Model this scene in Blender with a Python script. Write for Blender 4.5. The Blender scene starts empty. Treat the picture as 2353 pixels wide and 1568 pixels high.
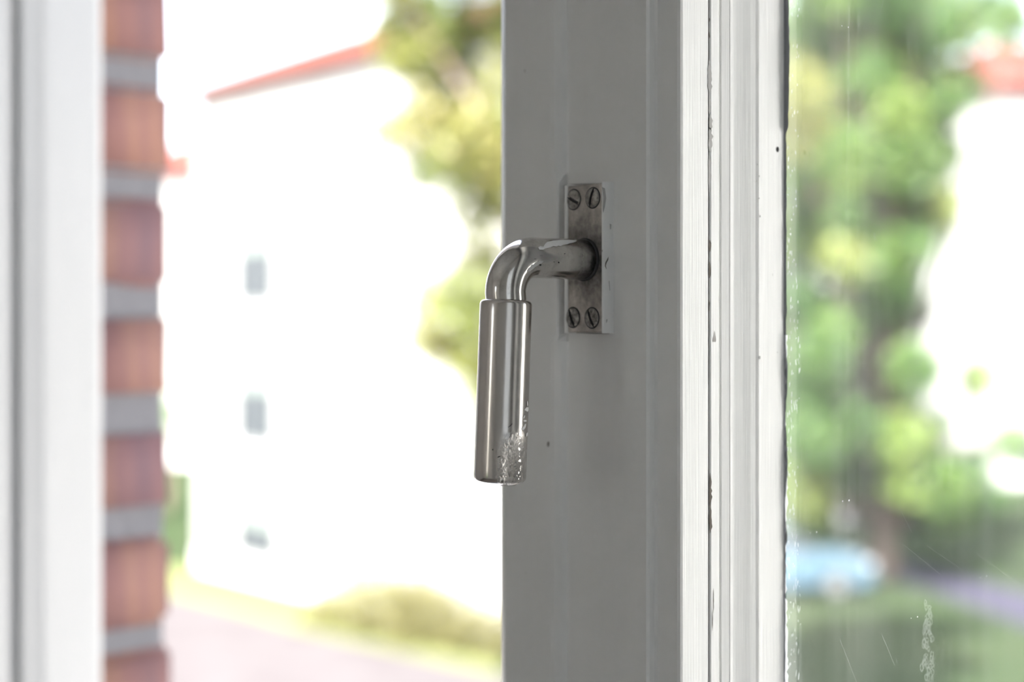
import bpy, bmesh, math, random
import numpy as np
from mathutils import Vector, Matrix
from mathutils.geometry import delaunay_2d_cdt

random.seed(7)
rng = np.random.default_rng(7)
scene = bpy.context.scene
col = scene.collection
PI = math.pi

# ------------------------------------------------------------------ camera
# World: X runs along the window wall, +Y is outdoors, Z is up, the room floor is z = 0.
PHI = math.radians(50.0)          # the camera looks along the wall, 50 degrees off its normal
S, C = math.sin(PHI), math.cos(PHI)
ZC = 1.45                         # eye height above the room floor
FPX = 50.0 / 36.0 * 2353.0
HOR = 740.0                       # image row of the horizon
CX = 1176.5
GROUND = ZC - 6.0                 # garden level

cam_d = bpy.data.cameras.new('camera')
cam_d.lens = 50.0
cam_d.sensor_width = 36.0
cam_d.shift_y = -(784.0 - HOR) / 2353.0
cam_d.clip_start = 0.02
cam_d.clip_end = 500
cam_d.dof.use_dof = True
cam_d.dof.focus_distance = 0.533
cam_d.dof.aperture_fstop = 4.1
cam = bpy.data.objects.new('camera', cam_d)
col.objects.link(cam)
cam.location = (0, 0, ZC)
cam.rotation_euler = (PI / 2, 0, PHI)
scene.camera = cam

# ------------------------------------------------------------------ sky, sun, exposure
SUN_EL = math.radians(52.0)
SUN_CAM = Vector((-0.50, -0.866))  # towards the sun, seen from the camera: left and behind
sx = SUN_CAM.x * C - SUN_CAM.y * S
sy = SUN_CAM.x * S + SUN_CAM.y * C
SUN_DIR = Vector((sx * math.cos(SUN_EL), sy * math.cos(SUN_EL), math.sin(SUN_EL))).normalized()

world = bpy.data.worlds.new('sky')
scene.world = world
world.use_nodes = True
wn = world.node_tree
bg = wn.nodes['Background']
sky = wn.nodes.new('ShaderNodeTexSky')
sky.sky_type = 'NISHITA'
sky.sun_disc = False
sky.sun_elevation = SUN_EL
sky.sun_rotation = math.atan2(SUN_DIR.x, SUN_DIR.y)
sky.altitude = 50
sky.air_density = 1.0
sky.dust_density = 3.0
sky.ozone_density = 1.5
hs = wn.nodes.new('ShaderNodeHueSaturation')          # hazy summer air: paler than a clear sky
hs.inputs['Saturation'].default_value = 0.45
wn.links.new(sky.outputs[0], hs.inputs['Color'])
wn.links.new(hs.outputs[0], bg.inputs[0])
bg.inputs[1].default_value = 0.30

sun_d = bpy.data.lights.new('sun', 'SUN')
sun_d.energy = 8.0
sun_d.angle = math.radians(0.6)
sun_d.color = (1.0, 0.975, 0.93)
sun = bpy.data.objects.new('sun', sun_d)
col.objects.link(sun)
sun.location = (0, -8, 14)
sun.rotation_euler = SUN_DIR.to_track_quat('Z', 'Y').to_euler()

scene.view_settings.view_transform = 'Standard'
scene.view_settings.look = 'None'
scene.view_settings.exposure = 2.02
scene.view_settings.gamma = 1.0
scene.view_settings.use_curve_mapping = False


# ------------------------------------------------------------------ geometry of the view, used for measuring
def ray(px):
    t = (px - CX) / FPX
    return (t * C - S, t * S + C)          # world x, y for one metre of depth


def onY(px, Y, py=None):
    """x (and z) of the point of the plane y = Y seen in image column px."""
    rx, ry = ray(px)
    d = Y / ry
    return (rx * d, Y, ZC - (py - HOR) / FPX * d) if py is not None else rx * d


def onX(px, X, py=None):
    rx, ry = ray(px)
    d = X / rx
    return (X, ry * d, ZC - (py - HOR) / FPX * d) if py is not None else ry * d


def wld(xc, yc, z=0.0):
    """camera-aligned ground coordinates (right, ahead) to world."""
    return Vector((xc * C - yc * S, xc * S + yc * C, z))


def at(px, py, d):
    return wld((px - CX) / FPX * d, d, ZC - (py - HOR) / FPX * d)


def gnd(px, py, dz=0.0):
    d = (ZC - GROUND) * FPX / (py - HOR)
    p = at(px, py, d)
    p.z = GROUND + dz
    return p


# ------------------------------------------------------------------ materials
def mat(name, color, rough=0.5, metal=0.0, spec=0.5):
    m = bpy.data.materials.new(name)
    m.use_nodes = True
    b = m.node_tree.nodes['Principled BSDF']
    b.inputs['Base Color'].default_value = (*color, 1)
    b.inputs['Roughness'].default_value = rough
    b.inputs['Metallic'].default_value = metal
    b.inputs['Specular IOR Level'].default_value = spec
    return m


def nd(m, typ, **kw):
    n = m.node_tree.nodes.new(typ)
    for k, v in kw.items():
        if k in n.inputs:
            n.inputs[k].default_value = v
        else:
            setattr(n, k, v)
    return n


def lk(m, a, b):
    m.node_tree.links.new(a, b)


def bsdf(m):
    return m.node_tree.nodes['Principled BSDF']


def ramp(m, fac, stops):
    r = nd(m, 'ShaderNodeValToRGB')
    el = r.color_ramp.elements
    while len(el) < len(stops):
        el.new(0.5)
    for e, (p, c) in zip(el, stops):
        e.position = p
        e.color = c if len(c) == 4 else (*c, 1)
    lk(m, fac, r.inputs[0])
    return r


def noise(m, scale=(1, 1, 1), ns=1.0, detail=4, rough=0.55, coord='Object'):
    tc = nd(m, 'ShaderNodeTexCoord')
    mp = nd(m, 'ShaderNodeMapping')
    mp.inputs['Scale'].default_value = scale
    lk(m, tc.outputs[coord], mp.inputs[0])
    n = nd(m, 'ShaderNodeTexNoise')
    n.inputs['Scale'].default_value = ns
    n.inputs['Detail'].default_value = detail
    n.inputs['Roughness'].default_value = rough
    lk(m, mp.outputs[0], n.inputs['Vector'])
    return n


def bump(m, height, strength, dist, prev=None):
    b = nd(m, 'ShaderNodeBump')
    b.inputs['Strength'].default_value = strength
    b.inputs['Distance'].default_value = dist
    lk(m, height, b.inputs['Height'])
    if prev is not None:
        lk(m, prev.outputs[0], b.inputs['Normal'])
    return b


def painted_wood(name, color, strokes=0.18):
    m = mat(name, color, 0.30)
    n1 = noise(m, (900, 900, 14), 1.0, 3, 0.6)         # brush strokes along the grain
    n2 = noise(m, (40, 40, 8), 1.0, 4, 0.6)
    b1 = bump(m, n1.outputs[0], strokes, 0.0004)
    b2 = bump(m, n2.outputs[0], 0.3, 0.001, b1)
    lk(m, b2.outputs[0], bsdf(m).inputs['Normal'])
    r = ramp(m, n2.outputs[0], [(0.3, tuple(c * 0.96 for c in color)), (0.7, color)])
    # small specks of dirt
    sp = noise(m, (160, 160, 90), 1.0, 2, 0.5)
    sr = ramp(m, sp.outputs[0], [(0.775, (0, 0, 0)), (0.80, (1, 1, 1))])
    mx = nd(m, 'ShaderNodeMixRGB')
    lk(m, sr.outputs[0], mx.inputs[0])
    lk(m, r.outputs[0], mx.inputs[1])
    mx.inputs[2].default_value = (0.30, 0.28, 0.26, 1)
    lk(m, mx.outputs[0], bsdf(m).inputs['Base Color'])
    return m


M = {}
M['paint'] = painted_wood('white_window_paint', (0.90, 0.895, 0.88))
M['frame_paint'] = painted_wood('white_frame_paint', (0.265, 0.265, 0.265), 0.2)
M['plaster'] = mat('room_plaster', (0.80, 0.78, 0.765), 0.9)
_n = noise(M['plaster'], (30, 30, 30), 1.0, 5)
lk(M['plaster'], bump(M['plaster'], _n.outputs[0], 0.2, 0.002).outputs[0], bsdf(M['plaster']).inputs['Normal'])
M['white_wall'] = mat('white_wall_paint', (0.86, 0.86, 0.85), 0.85)
M['ceiling'] = mat('ceiling_paint', (0.86, 0.86, 0.85), 0.9)

# oak floor boards
m = mat('oak_boards', (0.35, 0.22, 0.12), 0.4)
_n = noise(m, (6, 60, 6), 1.0, 6)
lk(m, ramp(m, _n.outputs[0], [(0.3, (0.50, 0.44, 0.38)), (0.7, (0.62, 0.56, 0.49))]).outputs[0], bsdf(m).inputs['Base Color'])
M['floor'] = m

# bricks: brown-red with drag marks standing upright
m = mat('red_brick', (0.3, 0.12, 0.1), 0.9)
n1 = noise(m, (60, 60, 5), 1.0, 3, 0.5)
n2 = noise(m, (9, 9, 12), 1.0, 5, 0.6)
oi = nd(m, 'ShaderNodeObjectInfo')
r1 = ramp(m, n1.outputs[0], [(0.25, (0.067, 0.036, 0.044)), (0.45, (0.099, 0.048, 0.048)), (0.60, (0.128, 0.067, 0.051)), (0.8, (0.115, 0.075, 0.077))])
r2 = ramp(m, oi.outputs['Random'], [(0.0, (0.85, 0.85, 0.95)), (0.5, (1.0, 0.95, 0.92)), (1.0, (1.12, 1.02, 0.90))])
mx = nd(m, 'ShaderNodeMixRGB', blend_type='MULTIPLY')
mx.inputs[0].default_value = 1
lk(m, r1.outputs[0], mx.inputs[1])
lk(m, r2.outputs[0], mx.inputs[2])
lk(m, mx.outputs[0], bsdf(m).inputs['Base Color'])
lk(m, bump(m, n2.outputs[0], 0.6, 0.004).outputs[0], bsdf(m).inputs['Normal'])
M['brick'] = m
m = mat('grey_mortar', (0.115, 0.112, 0.12), 0.95)
_n = noise(m, (80, 80, 80), 1.0, 4)
lk(m, bump(m, _n.outputs[0], 0.6, 0.004).outputs[0], bsdf(m).inputs['Normal'])
M['mortar'] = m

# metals
m = mat('worn_nickel', (0.66, 0.63, 0.60), 0.24, 1.0)
n1 = noise(m, (1500, 1500, 12), 1.0, 3, 0.6)           # brushed along the grip
n2 = noise(m, (300, 300, 120), 1.0, 4, 0.6)
lk(m, ramp(m, n2.outputs[0], [(0.3, (0.17,) * 3), (0.75, (0.22,) * 3)]).outputs[0], bsdf(m).inputs['Roughness'])
n3 = noise(m, (700, 700, 480), 1.0, 4, 0.6)
# pitted patch low on the grip, on the side turned to the panes (origin of the grip = its top)
tc = nd(m, 'ShaderNodeTexCoord')
sp = nd(m, 'ShaderNodeSeparateXYZ')
lk(m, tc.outputs['Object'], sp.inputs[0])
zr = nd(m, 'ShaderNodeMapRange')
zr.inputs['From Min'].default_value = -0.048
zr.inputs['From Max'].default_value = -0.066
lk(m, sp.outputs['Z'], zr.inputs['Value'])
xr = nd(m, 'ShaderNodeMapRange')
xr.inputs['From Min'].default_value = 0.0062
xr.inputs['From Max'].default_value = 0.0085
lk(m, sp.outputs['X'], xr.inputs['Value'])
a2 = nd(m, 'ShaderNodeMath', operation='MULTIPLY')
lk(m, zr.outputs[0], a2.inputs[0])
lk(m, xr.outputs[0], a2.inputs[1])
n3r = ramp(m, n3.outputs[0], [(0.42, (0, 0, 0)), (0.62, (1, 1, 1))])
hh = nd(m, 'ShaderNodeMath', operation='MULTIPLY')
lk(m, a2.outputs[0], hh.inputs[0])
lk(m, n3r.outputs[0], hh.inputs[1])
b1 = bump(m, n1.outputs[0], 0.03, 0.0001)
b2 = bump(m, hh.outputs[0], 1.0, 0.0009, b1)
lk(m, b2.outputs[0], bsdf(m).inputs['Normal'])
M['grip'] = m

m = mat('tarnished_nickel', (0.66, 0.64, 0.61), 0.2, 1.0)
n1 = noise(m, (220, 220, 220), 1.0, 5, 0.65)
c1 = ramp(m, n1.outputs[0], [(0.28, (0.50, 0.48, 0.46)), (0.5, (0.70, 0.68, 0.65))])
# darker and rougher towards the plate (origin of the neck = the plate centre)
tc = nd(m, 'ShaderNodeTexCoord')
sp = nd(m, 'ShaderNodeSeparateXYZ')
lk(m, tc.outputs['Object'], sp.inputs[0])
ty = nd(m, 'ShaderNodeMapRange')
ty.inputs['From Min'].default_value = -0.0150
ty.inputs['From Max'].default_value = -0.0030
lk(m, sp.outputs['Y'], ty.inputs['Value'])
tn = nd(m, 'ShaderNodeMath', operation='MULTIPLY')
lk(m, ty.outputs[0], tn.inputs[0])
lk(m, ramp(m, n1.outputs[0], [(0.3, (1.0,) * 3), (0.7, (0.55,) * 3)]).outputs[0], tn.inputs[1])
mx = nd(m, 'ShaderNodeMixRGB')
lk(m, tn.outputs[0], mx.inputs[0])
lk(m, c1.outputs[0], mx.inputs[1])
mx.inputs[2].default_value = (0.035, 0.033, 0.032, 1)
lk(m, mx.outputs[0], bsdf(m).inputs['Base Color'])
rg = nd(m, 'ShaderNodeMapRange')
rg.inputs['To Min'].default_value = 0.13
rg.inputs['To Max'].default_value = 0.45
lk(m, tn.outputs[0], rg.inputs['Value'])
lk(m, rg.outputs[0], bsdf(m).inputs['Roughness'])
M['neck'] = m

m = mat('dull_plate_metal', (0.25, 0.235, 0.22), 0.5, 0.25)
n1 = noise(m, (260, 260, 260), 1.0, 6, 0.7)
n2 = noise(m, (60, 60, 45), 1.0, 3, 0.6)
r1 = ramp(m, n1.outputs[0], [(0.3, (0.40, 0.38, 0.36)), (0.7, (0.72, 0.69, 0.66))])
r2 = ramp(m, n2.outputs[0], [(0.35, (0.6, 0.58, 0.56)), (0.65, (1.25, 1.2, 1.15))])
mx = nd(m, 'ShaderNodeMixRGB', blend_type='MULTIPLY')
mx.inputs[0].default_value = 1
lk(m, r1.outputs[0], mx.inputs[1])
lk(m, r2.outputs[0], mx.inputs[2])
# grime around the spindle hole, with the neck's shade painted in (origin of the plate = its centre)
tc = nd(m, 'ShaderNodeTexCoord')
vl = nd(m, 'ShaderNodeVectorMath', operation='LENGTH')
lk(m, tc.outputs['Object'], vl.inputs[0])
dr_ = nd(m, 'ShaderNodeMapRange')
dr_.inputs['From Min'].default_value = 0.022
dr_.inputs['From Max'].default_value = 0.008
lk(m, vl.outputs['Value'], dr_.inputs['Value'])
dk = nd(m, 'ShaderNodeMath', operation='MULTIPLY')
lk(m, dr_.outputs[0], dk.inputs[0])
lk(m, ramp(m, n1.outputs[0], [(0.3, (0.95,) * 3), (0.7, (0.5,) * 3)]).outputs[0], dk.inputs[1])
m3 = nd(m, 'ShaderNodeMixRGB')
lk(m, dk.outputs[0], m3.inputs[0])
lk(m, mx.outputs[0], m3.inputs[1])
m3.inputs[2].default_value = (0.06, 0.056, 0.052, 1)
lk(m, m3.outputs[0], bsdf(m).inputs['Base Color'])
lk(m, bump(m, n1.outputs[0], 0.25, 0.0005).outputs[0], bsdf(m).inputs['Normal'])
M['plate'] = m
m = mat('dark_screw_metal', (0.16, 0.15, 0.14), 0.36, 0.9)
n1 = noise(m, (400, 400, 400), 1.0, 4, 0.7)
lk(m, ramp(m, n1.outputs[0], [(0.35, (0.14, 0.135, 0.125)), (0.7, (0.55, 0.53, 0.50))]).outputs[0], bsdf(m).inputs['Base Color'])
M['screw'] = m
M['paint_spot'] = mat('dried_white_paint', (0.85, 0.85, 0.84), 0.5)
M['paint_worn'] = mat('worn_grey_paint', (0.50, 0.50, 0.49), 0.5)
M['bare_wood'] = mat('bare_weathered_wood', (0.16, 0.14, 0.12), 0.9)
M['scuff'] = mat('grey_scuffed_paint', (0.46, 0.45, 0.44), 0.8)
M['dark_gap'] = mat('dark_gap', (0.05, 0.048, 0.05), 0.9)
M['putty'] = mat('grey_putty', (0.30, 0.31, 0.33), 0.6)


def glass_mat(name, dirt):
    m = bpy.data.materials.new(name)
    m.use_nodes = True
    nt = m.node_tree
    nt.nodes.remove(nt.nodes['Principled BSDF'])
    out = nt.nodes['Material Output']
    tr = nd(m, 'ShaderNodeBsdfTransparent')
    tr.inputs[0].default_value = (0.985, 0.992, 0.988, 1)
    gl = nd(m, 'ShaderNodeBsdfGlossy')
    gl.inputs['Roughness'].default_value = 0.02
    fr = nd(m, 'ShaderNodeFresnel')
    fr.inputs[0].default_value = 1.45
    mx = nd(m, 'ShaderNodeMixShader')
    lk(m, fr.outputs[0], mx.inputs[0])
    lk(m, tr.outputs[0], mx.inputs[1])
    lk(m, gl.outputs[0], mx.inputs[2])
    last = mx
    if dirt:
        # thin film of dust with run marks
        n1 = noise(m, (260, 1, 3.0), 1.0, 4, 0.6)
        n2 = noise(m, (25, 1, 10), 1.0, 4, 0.6)
        mul = nd(m, 'ShaderNodeMath', operation='MULTIPLY')
        lk(m, n1.outputs[0], mul.inputs[0])
        lk(m, n2.outputs[0], mul.inputs[1])
        r = ramp(m, mul.outputs[0], [(0.12, (0.003,) * 3), (0.5, (0.06,) * 3)])
        # tiny specks
        n3 = noise(m, (520, 1, 430), 1.0, 1, 0.5)
        r3 = ramp(m, n3.outputs[0], [(0.80, (0, 0, 0)), (0.83, (0.7,) * 3)])
        add = nd(m, 'ShaderNodeMath', operation='ADD')
        lk(m, r.outputs[0], add.inputs[0])
        lk(m, r3.outputs[0], add.inputs[1])
        df = nd(m, 'ShaderNodeBsdfDiffuse')
        df.inputs[0].default_value = (0.75, 0.75, 0.75, 1)
        tl = nd(m, 'ShaderNodeBsdfTranslucent')
        tl.inputs[0].default_value = (0.75, 0.75, 0.75, 1)
        dm = nd(m, 'ShaderNodeMixShader')
        lk(m, df.outputs[0], dm.inputs[1])
        lk(m, tl.outputs[0], dm.inputs[2])
        m2 = nd(m, 'ShaderNodeMixShader')
        lk(m, add.outputs[0], m2.inputs[0])
        lk(m, mx.outputs[0], m2.inputs[1])
        lk(m, dm.outputs[0], m2.inputs[2])
        last = m2
    lk(m, last.outputs[0], out.inputs[0])
    return m


M['glass'] = glass_mat('window_glass', True)
M['clear_glass'] = glass_mat('door_glass', False)


def thin_paint(name, color, cover):
    m = bpy.data.materials.new(name)
    m.use_nodes = True
    b = bsdf(m)
    b.inputs['Base Color'].default_value = (*color, 1)
    b.inputs['Roughness'].default_value = 0.6
    tl = nd(m, 'ShaderNodeBsdfTranslucent')
    tl.inputs[0].default_value = (*color, 1)
    mx = nd(m, 'ShaderNodeMixShader')
    mx.inputs[0].default_value = 0.55
    lk(m, b.outputs[0], mx.inputs[1])
    lk(m, tl.outputs[0], mx.inputs[2])
    tr = nd(m, 'ShaderNodeBsdfTransparent')
    m2 = nd(m, 'ShaderNodeMixShader')
    m2.inputs[0].default_value = cover
    lk(m, tr.outputs[0], m2.inputs[1])
    lk(m, mx.outputs[0], m2.inputs[2])
    lk(m, m2.outputs[0], m.node_tree.nodes['Material Output'].inputs[0])
    return m


M['fleck'] = thin_paint('paint_fleck', (0.88, 0.89, 0.90), 0.55)
M['added_blind_cloth'] = thin_paint('sheer_fill_cloth', (0.90, 0.91, 0.92), 1.0)
M['lap'] = thin_paint('lapped_paint', (0.80, 0.80, 0.82), 1.0)
M['smear'] = thin_paint('glass_smear', (0.8, 0.82, 0.8), 0.16)
M['scratch'] = thin_paint('thin_scratch', (0.85, 0.85, 0.85), 0.13)

# outdoors
m = mat('white_render', (0.80, 0.79, 0.76), 0.9, 0.0, 0.1)
_n = noise(m, (0.6, 0.6, 0.6), 1.0, 5)
lk(m, ramp(m, _n.outputs[0], [(0.3, (0.76, 0.75, 0.72)), (0.7, (0.84, 0.83, 0.80))]).outputs[0], bsdf(m).inputs['Base Color'])
M['render'] = m
m = mat('cream_render', (0.30, 0.295, 0.285), 0.9, 0.0, 0.05)
_n = noise(m, (0.6, 0.6, 0.6), 1.0, 5)
lk(m, ramp(m, _n.outputs[0], [(0.3, (0.27, 0.265, 0.255)), (0.7, (0.33, 0.325, 0.315))]).outputs[0], bsdf(m).inputs['Base Color'])
M['cream'] = m
M['plinth'] = mat('grey_plinth', (0.45, 0.44, 0.43), 0.9)
m = mat('red_roof_tiles', (0.48, 0.15, 0.09), 0.8, 0.0, 0.0)
_n = noise(m, (2, 2, 2), 1.0, 4)
lk(m, ramp(m, _n.outputs[0], [(0.3, (0.095, 0.034, 0.029)), (0.7, (0.125, 0.048, 0.039))]).outputs[0], bsdf(m).inputs['Base Color'])
M['roof'] = m
M['far_frame'] = mat('far_window_frame', (0.28, 0.28, 0.27), 0.6)
M['far_glass'] = mat('far_window_glass', (0.03, 0.035, 0.04), 0.15, 0.0, 0.08)
M['blind'] = mat('pale_green_blind', (0.11, 0.13, 0.115), 0.8)
M['rail'] = mat('grey_balcony_panel', (0.30, 0.33, 0.36), 0.7)
m = mat('lawn_grass', (0.12, 0.19, 0.04), 0.95, 0.0, 0.0)
_n = noise(m, (0.5, 0.5, 0.5), 1.0, 6, 0.65)
lk(m, ramp(m, _n.outputs[0], [(0.3, (0.022, 0.034, 0.017)), (0.55, (0.030, 0.042, 0.021)), (0.75, (0.043, 0.047, 0.027))]).outputs[0], bsdf(m).inputs['Base Color'])
M['lawn'] = m
m = mat('pale_gravel', (0.52, 0.46, 0.44), 0.95, 0.0, 0.0)
_n = noise(m, (1.2, 1.2, 1.2), 1.0, 6, 0.6)
lk(m, ramp(m, _n.outputs[0], [(0.3, (0.064, 0.057, 0.058)), (0.7, (0.080, 0.073, 0.074))]).outputs[0], bsdf(m).inputs['Base Color'])
M['path'] = m
M['concrete'] = mat('pale_concrete', (0.58, 0.57, 0.55), 0.95, 0.0, 0.1)
M['sunlit_grass'] = mat('sunlit_dry_grass', (0.10, 0.11, 0.05), 0.95, 0.0, 0.0)  # lighter than the lawn: sunlight on the verge put into the colour
M['asphalt'] = mat('lilac_grey_asphalt', (0.042, 0.039, 0.057), 0.9, 0.0, 0.0)


def leaf_mat(name, stops):
    m = bpy.data.materials.new(name)
    m.use_nodes = True
    nt = m.node_tree
    b = bsdf(m)
    b.inputs['Roughness'].default_value = 0.42
    at_ = nd(m, 'ShaderNodeAttribute', attribute_name='leaf_tint')
    r = ramp(m, at_.outputs['Fac'], stops)
    lk(m, r.outputs[0], b.inputs['Base Color'])
    tl = nd(m, 'ShaderNodeBsdfTranslucent')
    lk(m, r.outputs[0], tl.inputs[0])
    mx = nd(m, 'ShaderNodeMixShader')
    mx.inputs[0].default_value = 0.35
    lk(m, b.outputs[0], mx.inputs[1])
    lk(m, tl.outputs[0], mx.inputs[2])
    lk(m, mx.outputs[0], nt.nodes['Material Output'].inputs[0])
    return m


M['leaf_pale'] = leaf_mat('yellow_green_leaves', [(0.0, (0.060, 0.089, 0.024)), (0.4, (0.131, 0.155, 0.036)), (0.75, (0.203, 0.203, 0.054)), (1.0, (0.250, 0.214, 0.095))])
M['leaf_green'] = leaf_mat('mid_green_leaves', [(0.0, (0.032, 0.070, 0.028)), (0.35, (0.094, 0.179, 0.047)), (0.7, (0.208, 0.281, 0.066)), (1.0, (0.337, 0.318, 0.114))])
M['leaf_hedge'] = leaf_mat('olive_yellow_leaves', [(0.0, (0.106, 0.106, 0.031)), (0.5, (0.164, 0.154, 0.053)), (1.0, (0.222, 0.196, 0.090))])
m = mat('tree_bark', (0.12, 0.085, 0.065), 0.95)
_n = noise(m, (8, 8, 2), 1.0, 5)
lk(m, bump(m, _n.outputs[0], 0.8, 0.03).outputs[0], bsdf(m).inputs['Normal'])
M['bark'] = m
M['car_blue'] = mat('light_blue_car_paint', (0.06, 0.105, 0.14), 0.35)
M['car_red'] = mat('dark_red_car_paint', (0.035, 0.010, 0.009), 0.5)
M['car_glass'] = mat('car_glass', (0.02, 0.025, 0.03), 0.06)
M['tyre'] = mat('tyre_rubber', (0.02, 0.02, 0.02), 0.85)
M['hubcap'] = mat('wheel_cover', (0.45, 0.45, 0.47), 0.35, 0.8)
M['lamp_red'] = mat('tail_lamp', (0.35, 0.02, 0.02), 0.2)
M['lamp_clear'] = mat('head_lamp', (0.7, 0.7, 0.7), 0.15)

# ------------------------------------------------------------------ object helpers
WLOC = {}


def finish(name, verts, faces, material, parent=None, smooth=False, origin=None, bevel=0.0, seg=2, angle=30):
    """one mesh object from world-space vertices; its origin is the parent's base or the one given"""
    base = Vector(WLOC[parent.name]) if parent is not None else Vector((0, 0, 0))
    org = Vector(origin) if origin is not None else base
    me = bpy.data.meshes.new(name)
    me.from_pydata([tuple(Vector(v) - org) for v in verts], [], faces)
    bm = bmesh.new()
    bm.from_mesh(me)
    bmesh.ops.recalc_face_normals(bm, faces=bm.faces)
    bm.to_mesh(me)
    bm.free()
    me.materials.append(material)
    if smooth:
        me.polygons.foreach_set('use_smooth', [True] * len(me.polygons))
    o = bpy.data.objects.new(name, me)
    col.objects.link(o)
    if parent is not None:
        o.parent = parent
    o.location = org - base
    WLOC[o.name] = tuple(org)
    if bevel:
        md = o.modifiers.new('bevel', 'BEVEL')
        md.width = bevel
        md.segments = seg
        md.limit_method = 'ANGLE'
        md.angle_limit = math.radians(angle)
        md.harden_normals = False
    return o


def empty(name, loc):
    o = bpy.data.objects.new(name, None)
    col.objects.link(o)
    o.location = loc
    o.empty_display_size = 0.05
    WLOC[o.name] = tuple(loc)
    return o


def tag(o, label=None, cat=None, group=None, kind=None):
    if label:
        o['label'] = label
    if cat:
        o['category'] = cat
    if group:
        o['group'] = group
    if kind:
        o['kind'] = kind
    return o


def box(x0, x1, y0, y1, z0, z1):
    v = [(x, y, z) for z in (z0, z1) for y in (y0, y1) for x in (x0, x1)]
    f = [(0, 1, 3, 2), (4, 6, 7, 5), (0, 4, 5, 1), (1, 5, 7, 3), (3, 7, 6, 2), (2, 6, 4, 0)]
    return v, f


def join(*parts):
    V, F = [], []
    for v, f in parts:
        o = len(V)
        V += list(v)
        F += [tuple(i + o for i in q) for q in f]
    return V, F


def prism(pts, z0, z1, zs=None):
    """extrude a plan polygon upwards"""
    n = len(pts)
    lv = zs or [z0, z1]
    V = [(x, y, z) for z in lv for x, y in pts]
    F = []
    for k in range(len(lv) - 1):
        for i in range(n):
            j = (i + 1) % n
            F.append((k * n + i, k * n + j, (k + 1) * n + j, (k + 1) * n + i))
    F.append(tuple(range(n - 1, -1, -1)))
    F.append(tuple(range((len(lv) - 1) * n, len(lv) * n)))
    return V, F


def tube(path, radii, seg=32, cap=True):
    V, F = [], []
    P = [Vector(p) for p in path]
    up = None
    for i, p in enumerate(P):
        t = (P[min(i + 1, len(P) - 1)] - P[max(i - 1, 0)]).normalized()
        if up is None:
            a = Vector((1, 0, 0)) if abs(t.x) < 0.9 else Vector((0, 0, 1))
            up = (a - t * a.dot(t)).normalized()
        else:
            up = (up - t * up.dot(t)).normalized()
        w = t.cross(up)
        for k in range(seg):
            an = 2 * PI * k / seg
            V.append(p + (up * math.cos(an) + w * math.sin(an)) * radii[i])
    for i in range(len(P) - 1):
        for k in range(seg):
            k2 = (k + 1) % seg
            F.append((i * seg + k, i * seg + k2, (i + 1) * seg + k2, (i + 1) * seg + k))
    if cap:
        F.append(tuple(range(seg - 1, -1, -1)))
        F.append(tuple(range((len(P) - 1) * seg, len(P) * seg)))
    return V, F


def decal(name, poly, hit, material, parent, step=6.0, off=0.00012, jitter=0.0):
    """a thin patch lying on a real surface; outline given as seen in the picture, hit() finds the surface"""
    pts = [Vector(p) for p in poly]
    n = len(pts)
    x0, x1 = min(p.x for p in pts), max(p.x for p in pts)
    y0, y1 = min(p.y for p in pts), max(p.y for p in pts)
    inner = []
    gx = max(step * 0.5, (x1 - x0) / 60)
    yy = y0 + step / 2
    while yy < y1:
        xx = x0 + gx / 2
        while xx < x1:
            inside = False
            for i in range(n):
                a, b = pts[i], pts[(i + 1) % n]
                if (a.y > yy) != (b.y > yy) and xx < (b.x - a.x) * (yy - a.y) / (b.y - a.y) + a.x:
                    inside = not inside
            if inside:
                inner.append(Vector((xx, yy)))
            xx += gx
        yy += step
    allp = pts + inner
    vs, es, fs, *_ = delaunay_2d_cdt(allp, [(i, (i + 1) % n) for i in range(n)], [list(range(n))], 1, 1e-4)
    V = []
    for p in vs:
        q, nn = hit(p.x, p.y)
        V.append(Vector(q) + Vector(nn) * off)
    return finish(name, V, [tuple(f) for f in fs], material, parent, smooth=True)


# ------------------------------------------------------------------ key planes of the window
YB = 0.3840                      # room face of the sash stile
YA = 0.3800                      # room face of the astragal strip
YP = 0.3792                      # front of the handle plate
Z0, Z1 = 0.95, 2.15              # sash height
xa0 = onY(1160, YA)              # astragal, left and right
xa1 = onY(1272, YA)
xa2 = onY(1308, YB)
xb1 = onY(1490, YB)              # stile face ends in a small bead
yc = onX(1506, xb1)              # set-back face behind the bead
xc1 = onY(1562, yc)              # inner corner of the stile
yd = onX(1629, xc1)              # joint with the glazing bead
ye0 = onX(1632.3, xc1)
ye1 = onX(1654, xc1)
# slanted face of the glazing bead
beta = math.radians(6.5)
fx0, fy0 = xc1 - 0.0003, ye1 + 0.0012
rx, ry = ray(1742)
mm = (-fx0 * ry - fy0 * -rx) / (ry * math.sin(beta) + -rx * math.cos(beta))
fx1, fy1 = fx0 + mm * math.sin(beta), fy0 + mm * math.cos(beta)
YG = onX(1803, fx1)              # glass plane
XJ = -0.970                      # inner face of the far jamb
YJ = onX(238, XJ)                # its outdoor edge
XBR = -0.990                     # brick reveal
YBR = onX(398, XBR)              # brick corner
XS1 = 0.050                      # hinge side of the sash
YIN = 0.325                      # plaster surface of the window wall

# ------------------------------------------------------------------ room shell
RX0, RX1, RY0, RZ1 = -2.2, 0.46, -2.6, 2.65
WY0, WY1, WZ0, WZ1 = -0.32, 0.20, 0.85, 2.15         # unseen right-wall window added for side light, its blind drawn
DX0, DX1, DZ0, DZ1 = -1.00, -0.70, 0.60, 2.05       # unseen narrow back-wall window, added so sun brightens the room


def st(o):
    o['kind'] = 'structure'
    return o


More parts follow.
